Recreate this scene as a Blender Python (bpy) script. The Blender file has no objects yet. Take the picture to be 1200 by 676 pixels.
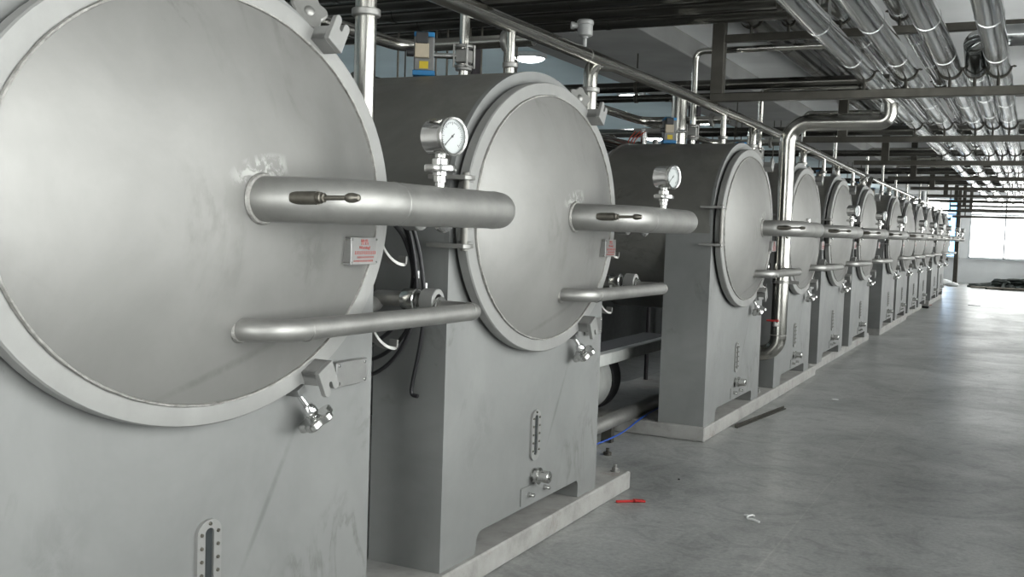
import bpy, bmesh, math, random
from mathutils import Vector, Matrix
random.seed(7)
SC = bpy.context.scene
COL = SC.collection
PI = math.pi

# ------------------------------------------------------------------ materials
def new_mat(name):
    m = bpy.data.materials.new(name); m.use_nodes = True
    nt = m.node_tree; b = nt.nodes['Principled BSDF']
    return m, nt, b
def N(nt, t, **kw):
    n = nt.nodes.new(t)
    for k, v in kw.items():
        if k in n.inputs: n.inputs[k].default_value = v
        else: setattr(n, k, v)
    return n
def ramp(nt, src, stops):
    r = nt.nodes.new('ShaderNodeValToRGB')
    els = r.color_ramp.elements
    while len(els) < len(stops): els.new(.5)
    for e, (p, c) in zip(els, stops):
        e.position = p
        e.color = (c, c, c, 1) if not isinstance(c, (tuple, list)) else (*c, 1)
    nt.links.new(src, r.inputs[0]); return r
def coords(nt, scale=(1, 1, 1), world=False):
    if world:
        s = nt.nodes.new('ShaderNodeNewGeometry').outputs['Position']
    else:
        s = nt.nodes.new('ShaderNodeTexCoord').outputs['Object']
    mp = nt.nodes.new('ShaderNodeMapping'); mp.inputs['Scale'].default_value = scale
    nt.links.new(s, mp.inputs[0]); return mp.outputs[0]
def metal(name, c0, c1, rough, metallic=.9, nscale=3.0, rvar=.12, bump=.0, stretch=(1, 1, 1), smear=0.0, world=False):
    """brushed / smudged metal: large cloudy tone, fine grain, handling marks"""
    m, nt, b = new_mat(name)
    v = coords(nt, stretch, world)
    n1 = N(nt, 'ShaderNodeTexNoise', Scale=nscale, Detail=8.0, Roughness=.62, Distortion=.4); nt.links.new(v, n1.inputs['Vector'])
    r1 = ramp(nt, n1.outputs[0], [(.3, c0), (.7, c1)])
    col = r1.outputs[0]
    if smear > 0:
        mp = nt.nodes.new('ShaderNodeMapping'); mp.inputs['Scale'].default_value = (1, 1.0, .55); mp.inputs['Rotation'].default_value = (.6, 0, 0); nt.links.new(v, mp.inputs[0])
        n3 = N(nt, 'ShaderNodeTexNoise', Scale=nscale*.9, Detail=7.0, Roughness=.6, Distortion=1.6); nt.links.new(mp.outputs[0], n3.inputs['Vector'])
        r3 = ramp(nt, n3.outputs[0], [(.50, 0.0), (.53, 1.0), (.565, .25), (.60, 0.0)])
        n4 = N(nt, 'ShaderNodeTexNoise', Scale=nscale*.8, Detail=3.0); nt.links.new(v, n4.inputs['Vector'])
        r4 = ramp(nt, n4.outputs[0], [(.5, 0.0), (.68, 1.0)])
        n5 = N(nt, 'ShaderNodeTexNoise', Scale=nscale*9, Detail=4.0); nt.links.new(v, n5.inputs['Vector'])
        r5 = ramp(nt, n5.outputs[0], [(.35, .3), (.65, 1.0)])
        mx = N(nt, 'ShaderNodeMix'); mx.data_type = 'RGBA'; mx.blend_type = 'MULTIPLY'
        ml = N(nt, 'ShaderNodeMath', operation='MULTIPLY'); ml.inputs[1].default_value = smear
        m2 = N(nt, 'ShaderNodeMath', operation='MULTIPLY'); m3 = N(nt, 'ShaderNodeMath', operation='MULTIPLY')
        nt.links.new(r3.outputs[0], m2.inputs[0]); nt.links.new(r4.outputs[0], m2.inputs[1])
        nt.links.new(m2.outputs[0], m3.inputs[0]); nt.links.new(r5.outputs[0], m3.inputs[1])
        nt.links.new(m3.outputs[0], ml.inputs[0]); nt.links.new(ml.outputs[0], mx.inputs[0])
        nt.links.new(col, mx.inputs[6]); mx.inputs[7].default_value = (.45, .44, .42, 1)
        col = mx.outputs[2]
    nt.links.new(col, b.inputs['Base Color'])
    b.inputs['Metallic'].default_value = metallic
    n2 = N(nt, 'ShaderNodeTexNoise', Scale=nscale*2.3, Detail=6.0, Roughness=.7); nt.links.new(v, n2.inputs['Vector'])
    r2 = ramp(nt, n2.outputs[0], [(.25, max(.02, rough-rvar)), (.75, rough+rvar)])
    nt.links.new(r2.outputs[0], b.inputs['Roughness'])
    if bump:
        bp = N(nt, 'ShaderNodeBump', Strength=bump, Distance=.02)
        nt.links.new(n2.outputs[0], bp.inputs['Height']); nt.links.new(bp.outputs[0], b.inputs['Normal'])
    return m
def flat(name, c, rough=.5, metallic=0, var=.12, nscale=12):
    m, nt, b = new_mat(name)
    v = coords(nt)
    n1 = N(nt, 'ShaderNodeTexNoise', Scale=nscale, Detail=5.0); nt.links.new(v, n1.inputs['Vector'])
    r = ramp(nt, n1.outputs[0], [(.3, tuple(x*(1-var) for x in c)), (.7, tuple(min(1, x*(1+var)) for x in c))])
    nt.links.new(r.outputs[0], b.inputs['Base Color'])
    b.inputs['Roughness'].default_value = rough; b.inputs['Metallic'].default_value = metallic
    return m
M = {}
M['panel'] = metal('satin_steel_panel', (.215, .219, .216), (.265, .269, .265), .52, .35, 2.2, .06, 0, smear=.6)
M['drum'] = metal('dull_steel_drum', (.155, .151, .138), (.235, .23, .213), .46, .5, 2.6, .10, 0, smear=.8)
M['dome'] = metal('satin_steel_dome', (.21, .208, .20), (.265, .262, .252), .48, .48, 1.9, .06, .0, smear=.6)
def stain(m, centre, half, tone, strength, rot=0.0, nscale=14, lo=.48, hi=.56):
    """a stain of its own fixed shape on the surface: soft ellipse in the object's YZ plane broken up by noise"""
    nt = m.node_tree; b = nt.nodes['Principled BSDF']; src = b.inputs['Base Color'].links[0].from_socket
    tc = nt.nodes.new('ShaderNodeTexCoord')
    sub = N(nt, 'ShaderNodeVectorMath', operation='SUBTRACT'); sub.inputs[1].default_value = (0, *centre); nt.links.new(tc.outputs['Object'], sub.inputs[0])
    mp = nt.nodes.new('ShaderNodeMapping'); mp.inputs['Rotation'].default_value = (rot, 0, 0); mp.inputs['Scale'].default_value = (0, 1/half[0], 1/half[1])
    mp.vector_type = 'POINT'
    m0 = nt.nodes.new('ShaderNodeMapping'); m0.inputs['Rotation'].default_value = (rot, 0, 0); nt.links.new(sub.outputs[0], m0.inputs[0])
    mp.inputs['Rotation'].default_value = (0, 0, 0); nt.links.new(m0.outputs[0], mp.inputs[0])
    ln = N(nt, 'ShaderNodeVectorMath', operation='LENGTH'); nt.links.new(mp.outputs[0], ln.inputs[0])
    r = ramp(nt, ln.outputs['Value'], [(0, 1.0), (.35, .85), (1.0, 0.0)])
    n = N(nt, 'ShaderNodeTexNoise', Scale=nscale, Detail=8.0, Roughness=.7, Distortion=.8); nt.links.new(tc.outputs['Object'], n.inputs['Vector'])
    mu = N(nt, 'ShaderNodeMath', operation='MULTIPLY'); r2 = ramp(nt, n.outputs[0], [(lo, 0.), (hi, 1.)])
    nt.links.new(r.outputs[0], mu.inputs[0]); nt.links.new(r2.outputs[0], mu.inputs[1])
    m2 = N(nt, 'ShaderNodeMath', operation='MULTIPLY'); m2.inputs[1].default_value = strength; nt.links.new(mu.outputs[0], m2.inputs[0])
    mx = N(nt, 'ShaderNodeMix'); mx.data_type = 'RGBA'; nt.links.new(m2.outputs[0], mx.inputs[0]); nt.links.new(src, mx.inputs[6]); mx.inputs[7].default_value = (*tone, 1)
    nt.links.new(mx.outputs[2], b.inputs['Base Color'])
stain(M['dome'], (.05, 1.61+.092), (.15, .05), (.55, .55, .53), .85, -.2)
stain(M['dome'], (.30, 1.61-.16), (.14, .13), (.13, .128, .12), .45, .3, 9, .46, .6)
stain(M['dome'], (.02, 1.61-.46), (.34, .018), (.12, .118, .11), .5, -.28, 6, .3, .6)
stain(M['panel'], (.31, 1.61-.92), (.32, .016), (.13, .132, .13), .6, -1.02, 5, .28, .55)
stain(M['panel'], (-.55, 1.61-.95), (.16, .28), (.15, .152, .15), .4, .4, 6, .45, .62)
M['rim'] = metal('machined_steel_rim', (.265, .265, .258), (.315, .315, .306), .50, .4, 5, .08, 0, smear=.15)
M['pipe'] = metal('satin_steel_pipe', (.27, .268, .257), (.35, .346, .333), .49, .8, 7, .08, .01, smear=.2)
M['polish'] = metal('polished_steel', (.52, .52, .51), (.62, .62, .60), .22, 1.0, 12, .05)
M['header'] = metal('bright_steel_tube', (.47, .46, .43), (.56, .55, .51), .22, 1.0, 3, .02)
M['dimtube'] = metal('dull_dark_tube', (.11, .107, .097), (.14, .136, .125), .24, .95, 2, .02)
M['clad'] = metal('foil_clad_insulation', (.42, .43, .43), (.60, .61, .61), .16, 1.0, 4, .05, .06, stretch=(1, .35, 1))
M['rack'] = metal('rack_steel', (.065, .061, .052), (.10, .095, .082), .42, .7, 5, .1)
M['weld'] = metal('rough_weld_bead', (.26, .255, .24), (.46, .45, .43), .5, .8, 40, .1, .4)
M['chrome'] = metal('chrome', (.7, .7, .7), (.82, .82, .82), .08, 1.0, 8, .03)
M['brass'] = metal('dark_bronze_fitting', (.12, .112, .095), (.19, .178, .155), .38, .9, 20, .08)
M['actuator'] = flat('dull_actuator_casting', (.17, .172, .17), .4, .5)
M['alu'] = flat('cast_aluminium_grey', (.33, .335, .33), .45, .3)
M['black'] = flat('black_rubber', (.018, .018, .02), .45)
M['gasket'] = flat('dark_gasket', (.03, .025, .03), .6)
M['darkglass'] = flat('dark_sight_glass', (.035, .04, .042), .12)
M['dial'] = flat('white_dial', (.36, .38, .38), .35, 0, .03)
M['ink'] = flat('black_ink', (.03, .03, .03), .6)
M['red'] = flat('red_paint', (.42, .02, .018), .5)
M['redink'] = flat('red_lettering', (.45, .10, .09), .6)
M['plate'] = metal('thin_engraved_plate', (.30, .30, .295), (.38, .38, .37), .36, .8, 10, .06)
M['blue'] = flat('blue_coating', (.02, .20, .45), .45)
M['yellow'] = flat('yellow_sticker', (.60, .45, .02), .5)
M['tan'] = flat('tan_valve_coil', (.42, .36, .27), .5)
M['white'] = flat('white_plastic', (.75, .76, .76), .6)
M['bluecable'] = flat('blue_cable_sheath', (.015, .07, .36), .4)
M['hose_red'] = flat('red_air_hose', (.45, .05, .02), .4)
M['frame'] = flat('window_frame_paint', (.62, .65, .67), .5)
M['paintwall'] = flat('grey_white_wall_paint', (.84, .85, .86), .8, 0, .06, 1.5)
M['ceil'] = flat('ceiling_paint', (.82, .83, .83), .85, 0, .08, 1.2)
M['ceilblue'] = flat('pale_blue_ceiling_paint', (.72, .86, .91), .85, 0, .05, 1.2)
M['soffit'] = flat('painted_concrete_beam', (.27, .272, .265), .85, 0, .12, 2)
M['bluepanel'] = flat('blue_outdoor_panel', (.16, .38, .72), .6, 0, .05)
M['tank'] = flat('grey_painted_tank', (.58, .59, .57), .5, .2)
M['darkwall'] = flat('dark_grey_partition', (.07, .075, .075), .7)
M['wood'] = flat('grey_weathered_plank', (.30, .27, .23), .8)
M['tarp'] = flat('dark_green_netting', (.05, .06, .055), .8)

def floor_mat():
    m, nt, b = new_mat('trowelled_concrete_floor')
    v = coords(nt, world=True)
    big = N(nt, 'ShaderNodeTexNoise', Scale=.9, Detail=9.0, Roughness=.68, Distortion=.8); nt.links.new(v, big.inputs['Vector'])
    fine = N(nt, 'ShaderNodeTexNoise', Scale=38.0, Detail=6.0, Roughness=.75); nt.links.new(v, fine.inputs['Vector'])
    r1 = ramp(nt, big.outputs[0], [(.28, (.20, .205, .20)), (.5, (.295, .30, .293)), (.72, (.38, .385, .374))])
    r2 = ramp(nt, fine.outputs[0], [(.3, .68), (.7, 1.2)])
    mx = N(nt, 'ShaderNodeMix'); mx.data_type = 'RGBA'; mx.blend_type = 'MULTIPLY'; mx.inputs[0].default_value = 1
    nt.links.new(r1.outputs[0], mx.inputs[6]); nt.links.new(r2.outputs[0], mx.inputs[7])
    col = mx.outputs[2]
    # swirling trowel marks
    sw = N(nt, 'ShaderNodeTexNoise', Scale=2.4, Detail=7.0, Roughness=.6, Distortion=3.0); nt.links.new(v, sw.inputs['Vector'])
    r3 = ramp(nt, sw.outputs[0], [(.40, .80), (.48, 1.0), (.60, 1.0), (.66, 1.12)])
    mx2 = N(nt, 'ShaderNodeMix'); mx2.data_type = 'RGBA'; mx2.blend_type = 'MULTIPLY'; mx2.inputs[0].default_value = 1
    nt.links.new(col, mx2.inputs[6]); nt.links.new(r3.outputs[0], mx2.inputs[7]); col = mx2.outputs[2]
    # saw-cut joints
    br = N(nt, 'ShaderNodeTexBrick'); br.offset = 0; br.inputs['Scale'].default_value = 1.0
    br.inputs['Mortar Size'].default_value = .006; br.inputs['Mortar Smooth'].default_value = .6
    br.inputs['Brick Width'].default_value = 2.1; br.inputs['Row Height'].default_value = 3.0
    br.inputs['Color1'].default_value = br.inputs['Color2'].default_value = (1, 1, 1, 1); br.inputs['Mortar'].default_value = (1.18, 1.17, 1.15, 1)
    mp = nt.nodes.new('ShaderNodeMapping'); mp.inputs['Location'].default_value = (1.1, 1.15, 0); nt.links.new(v, mp.inputs[0]); nt.links.new(mp.outputs[0], br.inputs['Vector'])
    mx3 = N(nt, 'ShaderNodeMix'); mx3.data_type = 'RGBA'; mx3.blend_type = 'MULTIPLY'; mx3.inputs[0].default_value = 1
    nt.links.new(col, mx3.inputs[6]); nt.links.new(br.outputs[0], mx3.inputs[7])
    nt.links.new(mx3.outputs[2], b.inputs['Base Color'])
    rr = ramp(nt, big.outputs[0], [(.3, .40), (.7, .28)]); nt.links.new(rr.outputs[0], b.inputs['Roughness'])
    bp = N(nt, 'ShaderNodeBump', Strength=.05, Distance=.01); nt.links.new(sw.outputs[0], bp.inputs['Height']); nt.links.new(bp.outputs[0], b.inputs['Normal'])
    return m
M['floor'] = floor_mat()
def plinth_mat():
    m, nt, b = new_mat('cast_plinth')
    v = coords(nt, world=True)
    n1 = N(nt, 'ShaderNodeTexNoise', Scale=5.0, Detail=9.0, Roughness=.7); nt.links.new(v, n1.inputs['Vector'])
    r1 = ramp(nt, n1.outputs[0], [(.25, (.20, .195, .185)), (.5, (.32, .315, .30)), (.8, (.40, .395, .385))])
    n2 = N(nt, 'ShaderNodeTexNoise', Scale=2.0, Detail=7.0, Roughness=.8, Distortion=1); nt.links.new(v, n2.inputs['Vector'])
    r2 = ramp(nt, n2.outputs[0], [(.56, 0.), (.70, .6)])
    mx = N(nt, 'ShaderNodeMix'); mx.data_type = 'RGBA'; nt.links.new(r2.outputs[0], mx.inputs[0]); nt.links.new(r1.outputs[0], mx.inputs[6]); mx.inputs[7].default_value = (.17, .12, .08, 1)
    nt.links.new(mx.outputs[2], b.inputs['Base Color']); b.inputs['Roughness'].default_value = .6
    bp = N(nt, 'ShaderNodeBump', Strength=.3, Distance=.01); nt.links.new(n1.outputs[0], bp.inputs['Height']); nt.links.new(bp.outputs[0], b.inputs['Normal'])
    return m
M['plinth'] = plinth_mat()
def glass_mat():
    m = bpy.data.materials.new('clear_window_glass'); m.use_nodes = True; nt = m.node_tree
    nt.nodes.remove(nt.nodes['Principled BSDF']); out = nt.nodes['Material Output']
    t = N(nt, 'ShaderNodeBsdfTransparent'); t.inputs[0].default_value = (.94, .96, .96, 1)
    g = N(nt, 'ShaderNodeBsdfGlossy', Roughness=.02); fr = N(nt, 'ShaderNodeFresnel', IOR=1.45)
    mx = N(nt, 'ShaderNodeMixShader'); nt.links.new(fr.outputs[0], mx.inputs[0]); nt.links.new(t.outputs[0], mx.inputs[1]); nt.links.new(g.outputs[0], mx.inputs[2])
    nt.links.new(mx.outputs[0], out.inputs[0]); return m
M['glass'] = glass_mat()
def emit(name, c, s):
    m, nt, b = new_mat(name)
    b.inputs['Base Color'].default_value = (*c, 1); b.inputs['Emission Color'].default_value = (*c, 1); b.inputs['Emission Strength'].default_value = s
    return m
M['lamp'] = emit('lit_lamp_tube', (.93, .98, 1.0), 30)

# ------------------------------------------------------------------ mesh helpers
def frame_of(axis, up=(0, 0, 1)):
    a = Vector(axis).normalized(); u = Vector(up)
    if abs(a.dot(u)) > .95: u = Vector((0, 1, 0))
    e1 = u.cross(a).normalized(); e2 = a.cross(e1)
    return a, e1, e2
class MB:
    def __init__(s): s.v = []; s.f = []; s.mi = []; s.cur = 0
    def add(s, vs, fs):
        o = len(s.v); s.v += [tuple(x) for x in vs]; s.f += [tuple(i+o for i in f) for f in fs]; s.mi += [s.cur]*len(fs); return s
    def box(s, x0, x1, y0, y1, z0, z1):
        vs = [(x, y, z) for x in (x0, x1) for y in (y0, y1) for z in (z0, z1)]
        return s.add(vs, [(0, 1, 3, 2), (4, 6, 7, 5), (0, 4, 5, 1), (2, 3, 7, 6), (0, 2, 6, 4), (1, 5, 7, 3)])
    def obox(s, c, ax, hs):
        c = Vector(c); ax = [Vector(a).normalized() for a in ax]
        vs = [c + ax[0]*hs[0]*i + ax[1]*hs[1]*j + ax[2]*hs[2]*k for i in (-1, 1) for j in (-1, 1) for k in (-1, 1)]
        return s.add(vs, [(0, 1, 3, 2), (4, 6, 7, 5), (0, 4, 5, 1), (2, 3, 7, 6), (0, 2, 6, 4), (1, 5, 7, 3)])
    def bar(s, p, q, w, h, up=(0, 0, 1)):
        p = Vector(p); q = Vector(q); a, e1, e2 = frame_of(q-p, up)
        return s.obox((p+q)/2, (a, e1, e2), ((q-p).length/2, w/2, h/2))
    def tube(s, pts, r, n=16, caps=True):
        pts = [Vector(p) for p in pts]; k = len(pts)
        rs = r if isinstance(r, (list, tuple)) else [r]*k
        t0 = (pts[1]-pts[0]).normalized(); a, e1, e2 = frame_of(t0)
        vs = []; prev = t0
        for i, p in enumerate(pts):
            if i == 0: t = t0
            elif i == k-1: t = (pts[i]-pts[i-1]).normalized()
            else: t = ((pts[i]-pts[i-1]).normalized() + (pts[i+1]-pts[i]).normalized()).normalized()
            q = prev.rotation_difference(t); e1 = q @ e1; e2 = q @ e2; prev = t
            for j in range(n):
                an = 2*PI*j/n; vs.append(p + (e1*math.cos(an) + e2*math.sin(an))*rs[i])
        fs = [(i*n+j, i*n+(j+1) % n, (i+1)*n+(j+1) % n, (i+1)*n+j) for i in range(k-1) for j in range(n)]
        if caps: fs += [tuple(range(n))[::-1], tuple((k-1)*n+j for j in range(n))]
        return s.add(vs, fs)
    def lathe(s, prof, o, axis, n=24, sy=1, sz=1, up=(0, 0, 1), closed=False):
        """prof: (radius, height along axis). sy/sz stretch the two cross directions (oval section)."""
        o = Vector(o); a, e1, e2 = frame_of(axis, up); vs = []; fs = []; k = len(prof); idx = []
        for r, h in prof:
            if r < 1e-6: idx.append([len(vs)]); vs.append(o + a*h)
            else:
                idx.append(list(range(len(vs), len(vs)+n)))
                for j in range(n):
                    an = 2*PI*j/n; vs.append(o + a*h + e1*(r*sy*math.cos(an)) + e2*(r*sz*math.sin(an)))
        rng = range(k) if closed else range(k-1)
        for i in rng:
            A, B = idx[i], idx[(i+1) % k]
            for j in range(n):
                j2 = (j+1) % n
                if len(A) == 1 and len(B) == 1: continue
                if len(A) == 1: fs.append((A[0], B[j2], B[j]))
                elif len(B) == 1: fs.append((A[j], A[j2], B[0]))
                else: fs.append((A[j], A[j2], B[j2], B[j]))
        return s.add(vs, fs)
    def cyl(s, p, q, r, n=16): 
        L = (Vector(q)-Vector(p)).length; b = min(r*.12, L*.2)
        return s.lathe([(0, 0), (r-b, 0), (r, b), (r, L-b), (r-b, L), (0, L)], p, Vector(q)-Vector(p), n)
    def ring(s, o, axis, r0, r1, h, n=24):
        return s.lathe([(r0, 0), (r1, 0), (r1, h), (r0, h)], o, axis, n, closed=True)
    def torus(s, o, axis, R, r, n=32, m=8, sy=1, sz=1, jitter=0):
        prof = [(R + r*math.cos(2*PI*i/m), r*math.sin(2*PI*i/m)) for i in range(m)]
        return s.lathe(prof, o, axis, n, sy, sz, closed=True)
    def prism(s, poly, f0, f1):
        """poly: 2-D points; f0/f1 map (a, b) to the two 3-D caps"""
        k = len(poly); vs = [f0(*p) for p in poly] + [f1(*p) for p in poly]
        fs = [tuple(range(k))[::-1], tuple(range(k, 2*k))] + [(i, (i+1) % k, k+(i+1) % k, k+i) for i in range(k)]
        return s.add(vs, fs)
    def prismX(s, poly, x0, x1): return s.prism(poly, lambda y, z: (x0, y, z), lambda y, z: (x1, y, z))
    def mesh(s, name, mats, bevel=0, ang=35):
        me = bpy.data.meshes.new(name); me.from_pydata(s.v, [], s.f)
        for m in mats: me.materials.append(m)
        for p, i in zip(me.polygons, s.mi): p.material_index = i
        bm = bmesh.new(); bm.from_mesh(me)
        bmesh.ops.recalc_face_normals(bm, faces=bm.faces)
        if bevel:
            es = [e for e in bm.edges if len(e.link_faces) == 2 and e.calc_face_angle(0) > math.radians(40)]
            bmesh.ops.bevel(bm, geom=es, offset=bevel, segments=1, affect='EDGES', profile=.5, clamp_overlap=True)
        bm.to_mesh(me); bm.free()
        for p in me.polygons: p.use_smooth = True
        me.set_sharp_from_angle(angle=math.radians(ang))
        return me
    def build(s, name, mat, parent=None, bevel=0, ang=35, loc=(0, 0, 0)):
        mats = [M[x] for x in (mat if isinstance(mat, (list, tuple)) else [mat])]
        o = bpy.data.objects.new(name, s.mesh(name, mats, bevel, ang)); COL.objects.link(o); o.location = loc
        if parent is not None: o.parent = parent
        return o
def fillet(pts, rb, seg=8):
    pts = [Vector(p) for p in pts]; rbs = rb if isinstance(rb, (list, tuple)) else [rb]*len(pts)
    out = [pts[0]]
    for i in range(1, len(pts)-1):
        a = (pts[i-1]-pts[i]); b = (pts[i+1]-pts[i]); r = rbs[i]
        la, lb = a.length, b.length; a.normalize(); b.normalize()
        ang = a.angle(b)
        if ang > PI-.02: out.append(pts[i]); continue
        d = min(r/math.tan(ang/2), la*.98, lb*.98); r = d*math.tan(ang/2)
        c = pts[i] + (a+b).normalized()*(r/math.sin(ang/2)); s = pts[i]+a*d - c; e = pts[i]+b*d - c
        ax = s.cross(e).normalized(); tot = s.angle(e)
        for k in range(seg+1): out.append(c + Matrix.Rotation(tot*k/seg, 3, ax) @ s)
    out.append(pts[-1]); return out
def spline(pts, n=10):
    pts = [Vector(p) for p in pts]; P = [pts[0]*2-pts[1]] + pts + [pts[-1]*2-pts[-2]]; out = []
    for i in range(1, len(P)-2):
        for k in range(n):
            t = k/n; a, b, c, d = P[i-1:i+3]
            out.append(.5*((2*b) + (c-a)*t + (2*a-5*b+4*c-d)*t*t + (3*b-a-3*c+d)*t**3))
    out.append(pts[-1]); return out
def tag(o, label, cat, group=None, kind=None):
    o['label'] = label; o['category'] = cat
    if group: o['group'] = group
    if kind: o['kind'] = kind
    return o
def thing(name, label, cat, loc=(0, 0, 0), group=None):
    o = bpy.data.objects.new(name, None); COL.objects.link(o); o.location = loc; o.empty_display_size = .1
    return tag(o, label, cat, group)
def struct(o): o['kind'] = 'structure'; return o
KIDS = {}
def dup(root, loc, label, skip=()):
    def cp(o, parent):
        c = o.copy(); COL.objects.link(c)
        if parent is not None: c.parent = parent
        for ch in [x for x in ALL if x.parent is o and x.name.split('.')[0] not in skip]: cp(ch, c)
        return c
    ALL = list(COL.objects)
    r = cp(root, None); r.location = loc; r['label'] = label; return r
def arc(cx, cy, rx, ry, a0, a1, n): return [(cx+rx*math.cos(a0+(a1-a0)*i/n), cy+ry*math.sin(a0+(a1-a0)*i/n)) for i in range(n+1)]

# ------------------------------------------------------------------ layout constants
ZC, RY, RZ, PT = 1.61, .85, .6375, .11          # door centre height, door half width / half height, plinth top
MY = [2.286, 4.548, 8.426, 10.76, 13.0, 15.28, 18.45, 20.5, 22.6, 24.7, 27.62, 29.7]
ORD = ['nearest', 'second', 'third', 'fourth', 'fifth', 'sixth', 'seventh', 'eighth', 'ninth', 'tenth', 'eleventh', 'twelfth']
CEIL = 3.5

# ------------------------------------------------------------------ the machine
def star(n, r0, r1, k=10):
    return [((r0 + (r1-r0)*(.5+.5*math.cos(n*2*PI*i/(n*k)))**.7)*math.cos(2*PI*i/(n*k)),
             (r0 + (r1-r0)*(.5+.5*math.cos(n*2*PI*i/(n*k)))**.7)*math.sin(2*PI*i/(n*k))) for i in range(n*k)]
def text_mesh(txt, size, ext=.0006):
    cu = bpy.data.curves.new('lettering', 'FONT'); cu.body = txt; cu.size = size; cu.extrude = ext; cu.align_x = 'CENTER'; cu.align_y = 'CENTER'
    ob = bpy.data.objects.new('lettering_tmp', cu); COL.objects.link(ob)
    dg = bpy.context.evaluated_depsgraph_get(); me = bpy.data.meshes.new_from_object(ob.evaluated_get(dg))
    vs = [tuple(v.co) for v in me.vertices]; fs = [tuple(p.vertices) for p in me.polygons]
    bpy.data.objects.remove(ob); bpy.data.meshes.remove(me); bpy.data.curves.remove(cu)
    return vs, fs

def make_machine():
    root = thing('drum_press', '', 'machine', (0, MY[0], 0), 'round-door steel machines in the row')
    # --- saddle body: straight sides, arched top, notch between the feet
    w = .862
    poly = [(-w, PT)] + [(-w, ZC)] + arc(0, ZC, w+.012, .69, PI, 0, 48)[1:-1] + [(w, ZC), (w, PT), (.605, PT)]
    NOTCH = [(.605, PT)] + arc(.575, .176, .03, .03, 0, PI/2, 4) + arc(-.495, .156, .05, .05, PI/2, PI, 5) + [(-.555, PT)]
    poly += arc(.575, .176, .03, .03, 0, PI/2, 4) + arc(-.495, .156, .05, .05, PI/2, PI, 5) + [(-.555, PT)]
    bd = MB().prismX(poly, -.088, -.065)
    bd.prismX([(-w, PT), (-w, ZC), (w, ZC), (w, PT)] + NOTCH, -.42, -.0875)
    bd.build('body', 'panel', root)
    # --- drum behind the saddle with dished back end
    prof = [(1.003, 0), (1.003, .945), (1.012, .947), (1.012, .962), (.99, .964)] + [(.985*math.cos(t), .97+.24*math.sin(t)) for t in [i*PI/2/8 for i in range(9)]]
    prof[-1] = (0, prof[-1][1])
    MB().lathe(prof, (-.08, 0, ZC), (-1, 0, 0), 72, w, .686).build('drum', 'drum', root)
    # --- door
    R = .905; b = .10; prof = []
    for i in range(15):
        t = i/14; prof.append((R*(1-t) if i < 14 else 0, .002 + b*(1-(1-t)**2)))
    door = MB().lathe(prof, (0, 0, ZC), (1, 0, 0), 96, RY, RZ).build('door', 'dome', root)
    MB().lathe([(.86, -.049), (.992, -.049), (1.0, -.044), (1.0, -.006), (.994, 0), (.90, .001), (.86, -.004)], (0, 0, ZC), (1, 0, 0), 96, RY, RZ, closed=True).build('door_rim', 'rim', door)
    random.seed(3)
    wb = MB(); wb.torus((.004, 0, ZC), (1, 0, 0), 0.905, .007, 160, 6, RY, RZ)
    wb.v = [(x+random.uniform(-.0015, .0015), y*(1+random.uniform(-.0018, .0018)), ZC+(z-ZC)*(1+random.uniform(-.0018, .0018))) for x, y, z in wb.v]
    wb.build('weld_seam', 'weld', door)
    MB().lathe([(.88, -.066), (.93, -.066), (.93, -.047), (.88, -.047)], (0, 0, ZC), (1, 0, 0), 72, RY, RZ, closed=True).build('door_gasket', 'gasket', door)
    # --- upper pipe: leaves the dome, bends along the row, bends back into the gap
    zu = ZC+.012; r = .065
    pth = fillet([(.06, .045, zu), (.355, .045, zu), (.358, 1.095, zu), (.09, 1.095, zu)], [0, .285, .115, 0], 12)
    up = MB().tube(pth, r, 28); u = up.build('upper_pipe', 'pipe', root)
    for y in (.335, .975): MB().torus((.355, y, zu), (0, 1, 0), r, .0017, 28, 5).build('weld_collar', 'pipe', u)
    MB().torus((.104, .045, zu), (1, 0, 0), r+.002, .008, 32, 6).build('weld_collar', 'weld', u)
    MB().lathe([(.056, 0), (.085, 0), (.088, .004), (.088, .016), (.085, .02), (.056, .02)], (.075, 1.095, zu), (1, 0, 0), 28, closed=True).build('pipe_flange', 'polish', u)
    # thermowell sticking out of the pipe side, pointing out from the elbow
    tw = MB(); c0 = Vector((.222, .032, zu+.004)); d = Vector((1, .03, .02)).normalized()
    def at(t): return c0 + d*t
    tw.lathe([(.0, 0), (.019, .0), (.019, .085), (.0, .085)], at(.0), d, 20)
    well = tw.build('thermowell', 'brass', u)
    fx = MB(); fx.lathe([(0, .08), (.016, .08), (.016, .096), (.013, .098), (.013, .106), (.007, .108), (.007, .175), (.010, .177), (.014, .187), (.014, .2), (.009, .218), (0, .222)], at(0), d, 14)
    fx.build('thermowell_nut', 'brass', u)
    # --- lower pipe
    zl = ZC-.366; r2 = .0325
    pth = fillet([(.05, .012, zl+.004), (.185, .012, zl+.004), (.185, 1.205, zl-.006), (.02, 1.205, zl-.006)], [0, .11, .06, 0], 12)
    lp = MB().tube(pth, r2, 24).build('lower_pipe', 'pipe', root)
    for y in (.15, 1.13): MB().torus((.185, y, zl), (0, 1, 0), r2, .0018, 24, 5).build('weld_collar', 'pipe', lp)
    MB().torus((.06, .012, zl+.004), (1, 0, 0), r2+.001, .007, 28, 6).build('weld_collar', 'weld', lp)
    MB().lathe([(.03, 0), (.045, 0), (.047, .003), (.047, .012), (.045, .015), (.03, .015)], (.008, 1.205, zl-.006), (1, 0, 0), 24, closed=True).build('pipe_flange', 'polish', lp)
    # --- hinge on the left of the door
    hg = MB().cyl((.0, -.852, ZC-.15), (.0, -.852, ZC+.17), .016, 16).build('hinge_pin', 'drum', root)
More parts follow.
